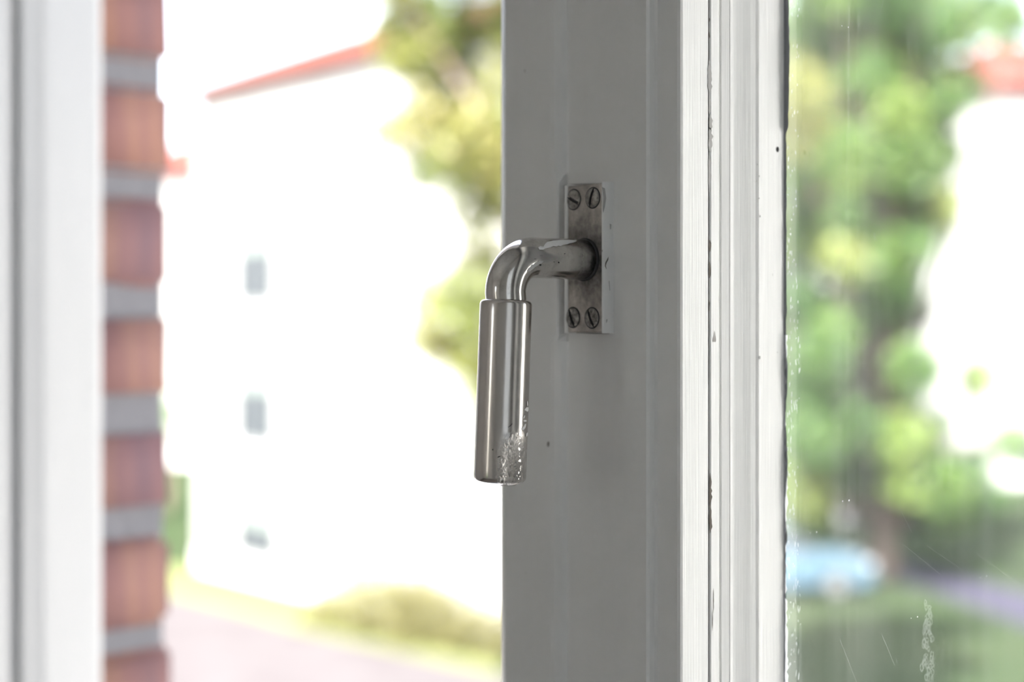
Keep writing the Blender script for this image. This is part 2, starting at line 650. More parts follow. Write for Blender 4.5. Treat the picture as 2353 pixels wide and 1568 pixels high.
def wall_with_hole(y0, y1, x0, x1, z0, z1, hx0, hx1, hz0, hz1):
    return join(box(x0, hx0, y0, y1, z0, z1), box(hx1, x1, y0, y1, z0, z1),
                box(hx0, hx1, y0, y1, z0, hz0), box(hx0, hx1, y0, y1, hz1, z1))


FX0, FX1, FZ0, FZ1 = -1.030, 0.112, 0.880, 2.220      # outer size of the window frame
st(finish('floor', *box(RX0 - 0.12, RX1 + 0.12, RY0 - 0.12, YIN, -0.12, 0.0), M['floor']))
st(finish('ceiling', *box(RX0 - 0.12, RX1 + 0.12, RY0 - 0.12, YIN, RZ1, RZ1 + 0.15), M['ceiling']))
st(finish('wall_left', *box(RX0 - 0.12, RX0, RY0, YIN, 0.0, RZ1), M['plaster']))
st(finish('wall_back', *join(box(RX0 - 0.12, DX0, RY0 - 0.12, RY0, 0.0, RZ1), box(DX1, RX1 + 0.12, RY0 - 0.12, RY0, 0.0, RZ1), box(DX0, DX1, RY0 - 0.12, RY0, DZ1, RZ1), box(DX0, DX1, RY0 - 0.12, RY0, 0.0, DZ0)), M['plaster']))
w3 = st(empty('added_window_3', ((DX0 + DX1) / 2, RY0 - 0.06, DZ0)))
finish('added_frame', *join(box(DX0, DX0 + 0.04, RY0 - 0.09, RY0 - 0.03, DZ0, DZ1), box(DX1 - 0.04, DX1, RY0 - 0.09, RY0 - 0.03, DZ0, DZ1),
                             box(DX0 + 0.04, DX1 - 0.04, RY0 - 0.09, RY0 - 0.03, DZ0, DZ0 + 0.05), box(DX0 + 0.04, DX1 - 0.04, RY0 - 0.09, RY0 - 0.03, DZ1 - 0.05, DZ1)), M['frame_paint'], w3, bevel=0.003)
finish('added_pane', *box(DX0 + 0.04, DX1 - 0.04, RY0 - 0.062, RY0 - 0.058, DZ0 + 0.05, DZ1 - 0.05), M['clear_glass'], w3)
st(finish('wall_right', *join(box(RX1, RX1 + 0.12, RY0, WY0, 0.0, RZ1), box(RX1, RX1 + 0.12, WY1, YIN, 0.0, RZ1), box(RX1, RX1 + 0.12, WY0, WY1, 0.0, WZ0), box(RX1, RX1 + 0.12, WY0, WY1, WZ1, RZ1)), M['white_wall']))  # unseen wall, set close and whitened to bounce light onto the sash
w4 = st(empty('added_window_4', (RX1 + 0.06, (WY0 + WY1) / 2, WZ0)))
finish('added_frame', *join(box(RX1 + 0.03, RX1 + 0.09, WY0, WY0 + 0.04, WZ0, WZ1), box(RX1 + 0.03, RX1 + 0.09, WY1 - 0.04, WY1, WZ0, WZ1),
                             box(RX1 + 0.03, RX1 + 0.09, WY0 + 0.04, WY1 - 0.04, WZ0, WZ0 + 0.05), box(RX1 + 0.03, RX1 + 0.09, WY0 + 0.04, WY1 - 0.04, WZ1 - 0.05, WZ1)), M['frame_paint'], w4, bevel=0.003)
finish('added_pane', *box(RX1 + 0.058, RX1 + 0.062, WY0 + 0.04, WY1 - 0.04, WZ0 + 0.05, WZ1 - 0.05), M['clear_glass'], w4)
finish('added_blind', [(RX1 + 0.015, WY0 + 0.01, WZ0 + 0.01), (RX1 + 0.015, WY1 - 0.01, WZ0 + 0.01), (RX1 + 0.015, WY1 - 0.01, WZ1 - 0.01), (RX1 + 0.015, WY0 + 0.01, WZ1 - 0.01)], [(0, 1, 2, 3)], M['added_blind_cloth'], w4)  # blind added to weaken the light of the side window
st(finish('wall_front', *wall_with_hole(YIN, YBR - 0.121, RX0 - 0.12, RX1 + 0.12, -0.12, RZ1 + 0.15, FX0, FX1, FZ0, FZ1), M['plaster']))
st(finish('baseboard_back', *box(RX0, RX1, RY0, RY0 + 0.015, 0.0, 0.09), M['frame_paint'], bevel=0.004))
st(finish('baseboard_left', *box(RX0, RX0 + 0.015, RY0, YIN, 0.0, 0.09), M['frame_paint'], bevel=0.004))
st(finish('baseboard_right', *box(RX1 - 0.015, RX1, RY0, YIN, 0.0, 0.09), M['frame_paint'], bevel=0.004))

# brick skin outside: recessed mortar body, proud bricks
wo = st(finish('wall_outside', *wall_with_hole(YBR - 0.120, YBR - 0.006, -6.0, 5.0, GROUND, 5.5, XBR - 0.0055, FX1 + 0.02, FZ0 - 0.03, FZ1 + 0.03), M['mortar']))
COURSE, BH = 0.0845, 0.0665
zm0 = onX(398, XBR, 690)[2]                      # one mortar joint measured in the picture
bev = 0.006


def brick_mesh(L, D, H, seed):
    r = random.Random(seed)
    nx, nz = 4, 3
    v, f = box(0, L, -D, 0, 0, H)
    bm = bmesh.new()
    vs = [bm.verts.new(p) for p in v]
    for q in f:
        bm.faces.new([vs[i] for i in q])
    bmesh.ops.recalc_face_normals(bm, faces=bm.faces)
    bmesh.ops.bevel(bm, geom=bm.edges[:], offset=bev, segments=2, affect='EDGES')
    for q in bm.verts:
        q.co += Vector((r.uniform(-1, 1), r.uniform(-1, 1), r.uniform(-1, 1))) * 0.0016
    me = bpy.data.meshes.new('brick')
    bm.to_mesh(me)
    bm.free()
    me.materials.append(M['brick'])
    me.polygons.foreach_set('use_smooth', [True] * len(me.polygons))
    return me


stretch = [brick_mesh(0.240, 0.118, BH, k) for k in range(4)]
header = [brick_mesh(0.112, 0.118, BH, 10 + k) for k in range(4)]
row0 = math.floor((FZ0 - 0.05 - zm0) / COURSE)
row1 = math.ceil((FZ1 + 0.05 - zm0) / COURSE)
for r_ in range(row0, row1):
    z = zm0 + r_ * COURSE + (COURSE - BH) / 2
    x = XBR
    kinds = ['h', 's', 's'] if r_ % 2 else ['s', 's', 'h']
    for kx, kd in enumerate(kinds):
        L = 0.240 if kd == 's' else 0.112
        me = (stretch if kd == 's' else header)[(r_ * 3 + kx) % 4]
        o = bpy.data.objects.new('brick', me)
        col.objects.link(o)
        o.parent = wo
        jx = random.uniform(-0.002, 0.002) if kx == 0 else 0
        o.location = (x - L + jx, YBR + random.uniform(-0.002, 0.001), z)
        x -= L + 0.014

# ------------------------------------------------------------------ window frame (far jamb of the open half)
w1 = st(empty('window_1', ((FX0 + FX1) / 2, YB, FZ0)))
y_a, y_b, y_c = onX(18, XJ), onX(46, XJ), onX(92, XJ)
jl = [(FX0, 0.318), (XJ - 0.001, 0.318), (XJ, 0.320), (XJ, y_a), (XJ - 0.007, y_a + 0.0025), (XJ - 0.0085, y_b - 0.001),
      (XJ - 0.0020, y_b + 0.001), (XJ - 0.0006, y_c), (XJ, y_c + 0.003), (XJ, YJ - 0.004), (XJ - 0.0012, YJ - 0.0012), (XJ - 0.004, YJ), (FX0, YJ)]
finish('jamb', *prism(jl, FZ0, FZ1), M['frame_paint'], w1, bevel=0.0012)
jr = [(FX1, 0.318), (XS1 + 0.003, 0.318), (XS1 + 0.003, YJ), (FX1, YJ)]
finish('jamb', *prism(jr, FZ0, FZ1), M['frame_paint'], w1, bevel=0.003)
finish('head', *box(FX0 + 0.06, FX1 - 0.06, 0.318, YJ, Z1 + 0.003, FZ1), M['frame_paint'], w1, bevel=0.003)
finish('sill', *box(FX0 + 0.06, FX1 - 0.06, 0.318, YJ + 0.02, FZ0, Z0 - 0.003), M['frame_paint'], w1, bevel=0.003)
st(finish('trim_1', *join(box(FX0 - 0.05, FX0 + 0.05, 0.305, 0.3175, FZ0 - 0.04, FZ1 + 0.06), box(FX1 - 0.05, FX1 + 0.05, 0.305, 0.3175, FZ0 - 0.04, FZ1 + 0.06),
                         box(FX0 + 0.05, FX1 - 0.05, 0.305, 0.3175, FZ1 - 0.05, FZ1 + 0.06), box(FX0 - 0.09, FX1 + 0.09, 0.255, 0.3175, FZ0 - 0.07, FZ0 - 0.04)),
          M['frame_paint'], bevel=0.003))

# ------------------------------------------------------------------ closed sash carrying the handle
w2 = st(empty('window_2', ((xa0 + XS1) / 2, YB, Z0)))
NZ = [Z0, Z1]
# astragal strip lapping over the open half; a notch is cut beside the handle plate
zt = onY(1300, YP, 404)[2]
zb = onY(1300, YP, 768)[2]
xl = xa0 - 0.0048
left_round = [(xa0 - 0.0058, YA + 0.030), (xa0 - 0.0058, YA + 0.0042), (xa0 - 0.0056, YA + 0.0030), (xa0 - 0.0052, YA + 0.0024), (xa0 - 0.0014, YA + 0.0007), (xa0 - 0.0010, YA + 0.0014), (xa0 - 0.0003, YA + 0.0014), (xa0, YA + 0.0002), (xa0 + 0.0004, YA)]
prof = left_round + [(xa1 - 0.002, YA), (xa1, YA + 0.0004), (xa2 - 0.001, YB - 0.0003), (xa2, YB), (xa2, YA + 0.030)]
xn = onY(1281, YA)
notch = left_round + [(xa1 - 0.002, YA), (xn - 0.0006, YA + 0.0001), (xn, YA + 0.0008), (xn + 0.0004, YB + 0.0010), (xa2, YB + 0.0014), (xa2, YA + 0.030)]
notch2 = left_round + [(xa1 - 0.002, YA), (xa1, YA + 0.0003), (xa1 + 0.001, YA + 0.0008), (xa2 - 0.0012, YB - 0.0002), (xa2, YB + 0.0003), (xa2, YA + 0.030)]
n_ = len(notch)
prof = left_round + [(xa1 - 0.002, YA), (xa1, YA + 0.0004), (xa1 + (xa2 - xa1) * 0.5, YA + 0.5 * (YB - YA)), (xa2 - 0.001, YB - 0.0003), (xa2, YB), (xa2, YA + 0.030)]
levels = [(Z0, prof), (zb - 0.012, prof), (zb - 0.003, notch2), (zb, notch), (zt - 0.002, notch), (zt + 0.002, notch2), (zt + 0.006, prof), (Z1, prof)]
V, F = [], []
n_ = len(prof)
for z_, p_ in levels:
    V += [(x, y, z_) for x, y in p_]
for k in range(len(levels) - 1):
    for i in range(n_):
        j = (i + 1) % n_
        F.append((k * n_ + i, k * n_ + j, (k + 1) * n_ + j, (k + 1) * n_ + i))
F += [tuple(range(n_ - 1, -1, -1)), tuple(range((len(levels) - 1) * n_, len(levels) * n_))]
finish('astragal', V, F, M['paint'], w2)
# stile
xs0 = xa2 - 0.0200
stile = [(xs0, YB + 0.0301), (xs0, YG - 0.0004), (xc1 - 0.0002, YG - 0.0004), (xc1 - 0.0002, yd + 0.010), (xc1 - 0.0016, yd + 0.010), (xc1 - 0.0016, yd + 0.0006), (xc1 - 0.0004, yd), (xc1, yd - 0.0006), (xc1, yc + 0.0016),
         (xc1 - 0.0003, yc + 0.0006), (xc1 - 0.0014, yc), (xb1 + 0.0012, yc), (xb1 + 0.0002, yc - 0.0008), (xb1 - 0.0003, YB + 0.0010), (xb1 - 0.0012, YB), (xa2, YB), (xa2, YB + 0.0301)]
stile_o = finish('stile', *prism(stile, Z0, Z1), M['paint'], w2)
# glazing bead with its slanted face
bead = [(xc1 - 0.0010, ye0 + 0.0006), (xc1 - 0.0004, ye0), (xc1, ye0 + 0.0005), (xc1, ye1 - 0.0006), (xc1 - 0.0002, ye1 - 0.0002), (xc1 - 0.0006, ye1), (xc1 - 0.0040, ye1 + 0.0001), (xc1 - 0.0040, ye1 + 0.0010),
        (xc1 - 0.0006, ye1 + 0.0011), (fx0 - 0.0001, fy0 + 0.0002)]
bead += [(fx0 + (fx1 - fx0) * k - 0.0004 * math.sin(PI * k), fy0 + (fy1 - fy0) * k) for k in (0.2, 0.4, 0.6, 0.8)]
bead += [(fx1 - 0.0004, fy1 - 0.0010), (fx1 - 0.0001, fy1), (fx1, fy1 + 0.0006), (fx1, YG - 0.0004), (fx1 - 0.003, YG - 0.0002), (xc1 + 0.0001, YG - 0.0002), (xc1 + 0.0001, yd + 0.012), (xc1 - 0.0010, yd + 0.0098)]
bead_o = finish('glazing_bead', *prism(bead, Z0 + 0.05, Z1 - 0.05), M['paint'], w2)
finish('hinge_stile', *box(XS1 - 0.055, XS1, YB, YG + 0.008, Z0, Z1), M['paint'], w2, bevel=0.003)
finish('rail', *box(xc1 + 0.0002, XS1 - 0.0552, YB, YG + 0.02, Z0, Z0 + 0.0498), M['paint'], w2, bevel=0.003)
finish('rail', *box(xc1 + 0.0002, XS1 - 0.0552, YB, YG + 0.02, Z1 - 0.0498, Z1), M['paint'], w2, bevel=0.003)
pane = finish('glass_pane', *box(xc1 - 0.008, XS1 - 0.0553, YG, YG + 0.004, Z0 + 0.05, Z1 - 0.05), M['glass'], w2)


def hitX(X):
    return lambda px, py: (onX(px, X, py), (1, 0, 0))


def hitY(Y):
    return lambda px, py: (onY(px, Y, py), (0, -1, 0))


# irregular dark putty line and paint edge along the glass
r_ = random.Random(3)
pl = []
y = -30.0
while y < 1600:
    w = 8.0
    if y < 300:
        w = 12 - 3 * abs(y - 120) / 180
    elif y < 700:
        w = 4.5
    elif y < 1250:
        w = 5.5 + 2.0 * math.sin(y * 0.031)
    else:
        w = 3.5
    pl.append((y, w + r_.uniform(-0.8, 0.8)))
    y += 14
poly = [(1800, q[0]) for q in pl] + [(1803 + q[1], q[0]) for q in reversed(pl)]
decal('putty_line', poly, hitY(YG), M['putty'], w2, step=14, off=0.0002)
# ragged white paint lapping on the glass in the lower half
pe = []
y = 770.0
while y < 1600:
    w = 4 + 4.0 * max(0, math.sin(y * 0.017 + 1)) + r_.uniform(-2.5, 2.5)
    if y > 1290:
        w += 1.5
    pe.append((y, max(0.6, w)))
    y += 9
poly = [(1799, q[0]) for q in pe] + [(1802.5 + q[1], q[0]) for q in reversed(pe)]
decal('paint_edge', poly, hitY(YG), M['lap'], w2, step=12, off=0.0004)

# paint flecks on the glass beside the bead: far too many to count, joined
V, F = [], []
for k in range(230):
    py = r_.uniform(0, 1560)
    if py < 500 and r_.random() < 0.62:
        continue
    band = r_.choice([1813, 1819, 1826, 1832])
    cx_ = band + r_.gauss(0, 2.2) + 4 * math.sin(py * 0.01)
    h = r_.uniform(2, 10) * (1.0 if py > 600 else 0.8)
    w = r_.uniform(0.5, 1.3)
    n = 7
    o = len(V)
    tilt = r_.uniform(-0.12, 0.12)
    for i in range(n):
        a = 2 * PI * i / n
        rr = r_.uniform(0.65, 1.1)
        X_, Y_, Z_ = onY(cx_ + w * math.cos(a) * rr + tilt * h * math.sin(a), YG - 0.0003, py + h * math.sin(a) * rr)
        V.append((X_, Y_, Z_))
    F.append(tuple(range(o, o + n)))
tag(finish('paint_flecks', V, F, M['fleck'], pane), kind='stuff')

# dried runs of dirty water on the glass
V, F = [], []
for k in range(60):
    py = r_.uniform(1385, 1570)
    spread = 6 + 10 * (py - 1385) / 185
    cx_ = 2132 + r_.uniform(-spread, spread)
    rw, rh = r_.uniform(2.5, 5), r_.uniform(4, 11)
    n = 12
    o = len(V)
    for i in range(n):
        a = 2 * PI * i / n
        for q in (1.0, 0.55):
            V.append(onY(cx_ + rw * q * math.cos(a), YG - 0.0003, py + rh * q * math.sin(a)))
    for i in range(n):
        j = (i + 1) % n
        F.append((o + 2 * i, o + 2 * j, o + 2 * j + 1, o + 2 * i + 1))
tag(finish('water_stain', V, F, M['smear'], pane), kind='stuff')
V, F = [], []


def scratch(x0, y0, x1, y1, w):
    o = len(V)
    nx, ny = (y1 - y0), -(x1 - x0)
    l = math.hypot(nx, ny)
    nx, ny = nx / l * w, ny / l * w
    V.extend([onY(x0 + nx, YG - 0.0003, y0 + ny), onY(x0 - nx, YG - 0.0003, y0 - ny), onY(x1 - nx, YG - 0.0003, y1 - ny), onY(x1 + nx, YG - 0.0003, y1 + ny)])
    F.append((o, o + 1, o + 2, o + 3))


for q in [(1930, 1470, 1968, 1568, 0.9), (2026, 1458, 2056, 1530, 0.8), (2076, 1252, 2160, 1320, 0.6), (2130, 1255, 2210, 1310, 0.5), (2240, 1270, 2353, 1350, 0.7),
          (2062, 1158, 2096, 1225, 0.5), (2060, 1515, 2061, 1524, 1.0), (2008, 535, 2011, 553, 1.2), (1951, 0, 1949, 300, 0.5), (1946, 300, 1940, 700, 0.5), (2296, 1055, 2340, 1095, 0.6),  # two long upright ones trace a faint pale line down the pane
          (2045, 880, 2055, 905, 0.7), (2022, 40, 2030, 0, 0.6), (2085, 90, 2090, 130, 0.5), (1898, 1390, 1912, 1450, 0.5)]:
    scratch(*q)
tag(finish('scratches_and_line', V, F, M['scratch'], pane), kind='stuff')

# cracked and chipped paint along the joint between stile and glazing bead
def ragged(y0, y1, xc_, wl, wr, seed, step=7):
    r = random.Random(seed)
    n = max(3, int((y1 - y0) / step))
    L, R = [], []
    for i in range(n + 1):
        k = i / n
        e = min(1.0, 5 * k, 5 * (1 - k)) * 0.9 + 0.1
        yy = y0 + (y1 - y0) * k
        L.append((xc_ - wl * e * r.uniform(0.6, 1.2), yy))
        R.append((xc_ + wr * e * r.uniform(0.4, 1.3), yy))
    return L + R[::-1]


for k, (y0, y1, x_, wl, wr, mt) in enumerate([(138, 214, 1630, 4, 5, 'scuff'), (214, 262, 1630, 2, 3, 'scuff'), (262, 300, 1631, 2, 6, 'scuff'), (292, 350, 1630.5, 3, 7, 'scuff'),
                                               (350, 440, 1629.5, 2, 3.5, 'scuff'), (552, 580, 1630, 2, 3, 'bare_wood'), (600, 640, 1629.5, 2, 3, 'bare_wood'),
                                               (1086, 1170, 1631, 2, 4.2, 'bare_wood'), (1166, 1226, 1631.5, 2.2, 4.2, 'bare_wood'), (40, 52, 1629, 1.2, 1.6, 'bare_wood'), (72, 90, 1629, 1.0, 1.6, 'bare_wood'),
                                               (1352, 1410, 1639, 0.7, 0.9, 'bare_wood'), (1400, 1450, 1636.5, 0.7, 0.9, 'bare_wood'), (690, 720, 1629, 1.2, 1.6, 'bare_wood')]):
    decal('paint_chip', ragged(y0, y1, x_, wl, wr, k), hitX(xc1), M[mt], stile_o, step=6, off=0.00015)
# narrow open joint filled with dirt
decal('joint_gap', [(1628.6, -30), (1629.0, 400), (1628.8, 1000), (1628.6, 1600), (1632.0, 1600), (1632.2, 1000), (1632.4, 400), (1632.0, -30)], hitX(xc1 - 0.0005), M['scuff'], stile_o, step=60, off=0.0)
# dark speck and nicks on the bead
decal('speck', [(1786.5 + 3.2 * math.cos(a * PI / 6) , 343.5 + 6.5 * math.sin(a * PI / 6)) for a in range(12)], hitX(fx1), M['dark_gap'], bead_o, step=3)
for k, (x_, y_, a_, b_) in enumerate([(1743, 456, 2.5, 2), (1744, 405, 1.2, 3), (1737, 417, 2.0, 2.2), (1740, 378, 1.2, 2.5), (1746, 497, 1.5, 3.0), (1786, 810, 1.1, 1.1), (1745, 822, 2.5, 4)]):
    decal('nick', [(x_ + a_ * math.cos(a * PI / 4) * r_.uniform(0.6, 1.2), y_ + b_ * math.sin(a * PI / 4)) for a in range(8)], hitX(fx1), M['scuff'], bead_o, step=3)

# ------------------------------------------------------------------ the handle
rxh, ryh = ray(1343)
XH = rxh * YP / ryh
DH = YP / ryh
ZH = ZC - (597 - HOR) / FPX * DH
rxb, ryb = ray(1163)
DB = XH / rxb
YBAR = ryb * DB                                 # axis of the grip at its top
ZBT = ZC - (689 - HOR) / FPX * (DB - 0.006)
ZBB = ZC - (1119 - HOR) / FPX * (DB - 0.010)
RB = 0.5 * 120.5 / FPX * DB                       # grip radius
RN = 0.5 * 95.0 / FPX * DB                        # neck radius
TILT = math.radians(2.6)

h = empty('window_handle', (XH, YP, ZH))
tag(h, 'worn nickel window handle with a cylindrical grip hanging down from its screwed plate', 'window handle')

zpt = onY(1344, YP, 424)[2]
zpb = onY(1344, YP, 764)[2]
xp0, xp1 = onY(1300, YP), onY(1385, YP)
pv, pf = box(xp0, xp1, YP, YB, zpb, zpt)
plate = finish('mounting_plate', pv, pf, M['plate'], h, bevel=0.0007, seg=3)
tag(plate, 'dull mottled rectangular metal plate')
# paint built up over the sides of the plate
sd = []
side_l = [(xp0 - 0.0016, YB + 0.0002), (xp0 - 0.0009, YP + 0.0012), (xp0 - 0.0004, YP - 0.0004), (xp0 + 0.0005, YP - 0.00045), (xp0 + 0.0014, YP - 0.0003), (xp0 + 0.0015, YP + 0.0002), (xp0 + 0.0015, YB + 0.0002)]
side_r = [(xp1 + 0.0012, YB + 0.0002), (xp1 + 0.0006, YP + 0.0024), (xp1 + 0.0003, YP + 0.0003), (xp1 - 0.0002, YP - 0.0001), (xp1 - 0.0006, YP - 0.0001), (xp1 - 0.0006, YB + 0.0002)]
finish('side_paint', *prism(side_l, zpb - 0.0004, zpt + 0.0004), M['paint'], plate, bevel=0.0002)
finish('side_paint', *prism(side_r, zpb - 0.0004, zpt + 0.0004), M['paint'], plate, bevel=0.0002)
# dark dirt seam under and over the plate, chips on its painted side
decal('dirt_seam', [(1306, 423), (1340, 421.8), (1404, 421), (1404, 422.6), (1340, 425.0), (1324, 426)], hitY(YB - 0.0002), M['scuff'], plate, step=5)
decal('dirt_seam', [(1300, 764), (1340, 763.5), (1368, 764.5), (1401, 766), (1401, 767.8), (1366, 768), (1330, 766), (1300, 765.5)], hitY(YB - 0.0002), M['scuff'], plate, step=5)
for k, poly in enumerate([[(1383, 430), (1390, 433), (1393, 455), (1390, 476), (1386, 490), (1385, 478), (1387, 455)],
                          [(1398, 590), (1394, 598), (1391, 604), (1390, 612), (1393, 618), (1397, 622), (1394, 619), (1392, 611), (1394, 604), (1398, 597)],
                          [(1401, 514), (1405, 516), (1404, 527), (1402, 527)], [(1393, 735), (1396, 733), (1395, 741), (1393, 742)],
                          [(1399, 646), (1400.5, 646), (1402, 668), (1400.8, 668)]]):
    decal('paint_chip', poly, hitX(xp1 + 0.0013), M['bare_wood'] if k in (1,) else M['scuff'], plate, step=3, off=0.0)


def screw(cx, cy, ang):
    """slotted raised head: columns of points across the slot, doubled at the slot walls"""
    x, _, z = onY(cx, YP, cy)
    R_, w, dep = 0.0038, 0.0006, 0.0009
    us = [-1, -0.97, -0.9, -0.75, -0.5, -0.3, -w / R_]
    cols = [(u, False) for u in us] + [(-w / R_, True), (w / R_, True)] + [(-u, False) for u in reversed(us)]
    nv = 17
    V, F = [], []
    for u, slot in cols:
        ch = math.sqrt(max(0.0, 1 - u * u))
        for i in range(nv):
            v = math.sin(-PI / 2 + PI * i / (nv - 1)) * ch
            r2 = u * u + v * v
            hgt = 0.0013 * math.sqrt(max(0.0, 1 - r2 * 0.93)) * 1.0
            if slot:
                hgt = min(hgt, 0.0013) - dep
            ca, sa = math.cos(ang), math.sin(ang)
            lx, lz = u * R_, v * R_
            V.append((x + lx * ca - lz * sa, YP - hgt, z + lx * sa + lz * ca))
    for c in range(len(cols) - 1):
        for i in range(nv - 1):
            F.append((c * nv + i, (c + 1) * nv + i, (c + 1) * nv + i + 1, c * nv + i + 1))
    o = finish('screw', V, F, M['screw'], plate)
    o.data.materials.append(M['dark_gap'])
    sl = len(us)                                   # faces of the slot walls and floor
    for c in (sl - 1, sl, sl + 1):
        for i in range(nv - 1):
            o.data.polygons[c * (nv - 1) + i].material_index = 1
    return o


# slot direction: local axis v; angle turns it anticlockwise seen from the room
for cx, cy, an in ((1319, 459, 62), (1363, 455, -18), (1317, 730, 24), (1361, 731, 26)):
    o = screw(cx, cy, math.radians(an))
    # recess ring around the head
    x, _, z = onY(cx, YP, cy)
    RV, RF = [], []
    nseg = 28
    for i in range(nseg):
        a = 2 * PI * i / nseg
        for rr, yy in ((0.00365, YP - 0.0003), (0.00425, YP - 0.00015)):
            RV.append((x + rr * math.cos(a), yy, z + rr * math.sin(a)))
    for i in range(nseg):
        j = (i + 1) % nseg
        RF.append((2 * i, 2 * j, 2 * j + 1, 2 * i + 1))
    finish('countersink', RV, RF, M['dark_gap'], plate)

# neck: out of the plate, round the bend, down to the grip
RBEND = 0.0138
axis = Vector((0, -math.sin(TILT), -math.cos(TILT)))
top = Vector((XH, YBAR, ZBT))
path, rad = [], []
ycen = YBAR + RBEND * math.cos(TILT) - 0.0003
zcen = ZH - RBEND
path.append(Vector((XH, YP + 0.0004, ZH)))
rad.append(RN * 1.03)
for k in range(1, 6):
    path.append(Vector((XH, YP + (ycen - YP) * k / 6, ZH)))
    rad.append(RN * (1.03 - 0.03 * k / 5))
turn = PI / 2 - TILT
for k in range(0, 19):
    a = turn * k / 18
    path.append(Vector((XH, ycen - RBEND * math.sin(a), zcen + RBEND * math.cos(a))))
    rad.append(RN * (1.0 - 0.01 * k / 18))
end = path[-1]
path.append(top.copy() - axis * 0.0002)
rad.append(RN * 0.99)
path.append(top + axis * 0.002)
rad.append(RN * 0.99)
neck = finish('neck', *tube(path, rad, 48), M['neck'], h, smooth=True)
# collar where the neck meets the plate, its dark colour standing for shadow
finish('collar', *tube([(XH, YP - 0.0012, ZH), (XH, YP - 0.0008, ZH), (XH, YP - 0.00005, ZH)], [RN * 1.03, RN * 1.08, RN * 1.10], 40), M['dark_gap'], neck, smooth=True)


def hit_neck(px, py):
    rx_, ry_ = ray(px)
    dirv = Vector((rx_, ry_, -(py - HOR) / FPX))
    o = Vector((0, 0, ZC))
    d = 0.48
    for _ in range(400):
        p = o + dirv * d
        best, bn = 1e9, None
        for i in range(len(path) - 1):
            a, b = path[i], path[i + 1]
            ab = b - a
            t = max(0, min(1, (p - a).dot(ab) / ab.length_squared))
            q = a + ab * t
            rr = rad[i] + (rad[i + 1] - rad[i]) * t
            dist = (p - q).length - rr
            if dist < best:
                best, bn = dist, (p - q).normalized()
        if best < 1e-5 or d > 0.6:
            break
        d += max(best * 0.6, 1e-5)
    return p, bn


def crop1(pts):
    return [(1060 + x / 4.355, 400 + y / 4.355) for x, y in pts]


decal('paint_spot', crop1([(768, 738), (790, 722), (820, 730), (838, 702), (860, 682), (890, 676), (920, 668), (1000, 664), (1060, 662), (1100, 664), (1140, 664), (1158, 668), (1140, 682), (1118, 690), (1080, 697),
                           (1060, 706), (1020, 712), (990, 726), (970, 720), (950, 728), (920, 724), (880, 740), (840, 747), (815, 760), (780, 760)]), hit_neck, M['paint_spot'], neck, step=4, off=0.00015)
decal('paint_spot', crop1([(655, 975), (670, 945), (690, 930), (705, 905), (722, 908), (740, 885), (790, 868), (828, 870), (800, 895), (785, 898), (760, 918), (735, 930), (720, 948), (680, 976)]), hit_neck, M['paint_worn'], neck, step=4, off=0.00012)
for k, (x, y, a_, b_) in enumerate([(790, 912, 14, 9), (930, 880, 5, 6), (975, 885, 8, 9), (768, 872, 7, 7), (1035, 798, 7, 5), (740, 852, 20, 4), (800, 815, 22, 3), (684, 878, 4, 4)]):
    decal('pit', crop1([(x + a_ * math.cos(i * PI / 4) * r_.uniform(0.5, 1.2), y + b_ * math.sin(i * PI / 4) * r_.uniform(0.5, 1.2)) for i in range(8)]), hit_neck, M['dark_gap'], neck, step=2, off=0.0001)

# grip: turned cylinder with rounded shoulders and a shallow domed foot
LG = (ZBT - ZBB) / math.cos(TILT)
gp = [(0.0, 0.0), (RB * 0.80, 0.0), (RB - 0.0016, 0.0001)]
gp += [(RB - 0.0016 + 0.0016 * math.sin(a), 0.0017 - 0.0016 * math.cos(a)) for a in (PI / 8, PI / 4, 3 * PI / 8, PI / 2)]
gp += [(RB, LG * k / 12) for k in range(1, 12)]
gp += [(RB, LG - 0.0030)]
gp += [(RB - 0.0024 + 0.0024 * math.cos(a), LG - 0.0030 + 0.0024 * math.sin(a)) for a in (PI / 10, PI / 5, 3 * PI / 10, 2 * PI / 5, PI / 2)]
gp += [(RB * 0.68, LG - 0.0003), (RB * 0.6, LG + 0.0002), (RB * 0.3, LG + 0.0005), (0.0, LG + 0.0006)]
side = Vector((1, 0, 0))
fwd = axis.cross(side).normalized()
V, F = [], []
NS = 72
for r__, t_ in gp:
    for k in range(NS):
        a = 2 * PI * k / NS
        V.append(top + axis * t_ + (side * math.cos(a) + fwd * math.sin(a)) * r__)
for i in range(len(gp) - 1):
    for k in range(NS):
        k2 = (k + 1) % NS
        F.append((i * NS + k, i * NS + k2, (i + 1) * NS + k2, (i + 1) * NS + k))
grip = finish('grip', V, F, M['grip'], h, smooth=True, origin=top)
bm = bmesh.new()
bm.from_mesh(grip.data)
bmesh.ops.remove_doubles(bm, verts=bm.verts, dist=1e-7)
bmesh.ops.recalc_face_normals(bm, faces=bm.faces)
bm.to_mesh(grip.data)
bm.free()
tag(grip, 'brushed cylindrical metal grip with a pitted lower end')


def hit_grip(px, py):
    rx_, ry_ = ray(px)
    dv = Vector((rx_, ry_, -(py - HOR) / FPX))
    o = Vector((0, 0, ZC)) - top
    a = dv - axis * dv.dot(axis)
    b = o - axis * o.dot(axis)
    A_, B_, C_ = a.dot(a), 2 * a.dot(b), b.dot(b) - RB * RB
    disc = max(0.0, B_ * B_ - 4 * A_ * C_)
    t = (-B_ - math.sqrt(disc)) / (2 * A_)
    p = Vector((0, 0, ZC)) + dv * t
    q = p - top
    return p, (q - axis * q.dot(axis)).normalized()


def crop4(pts):
    return [(1080 + x / 6.817, 900 + y / 6.817) for x, y in pts]


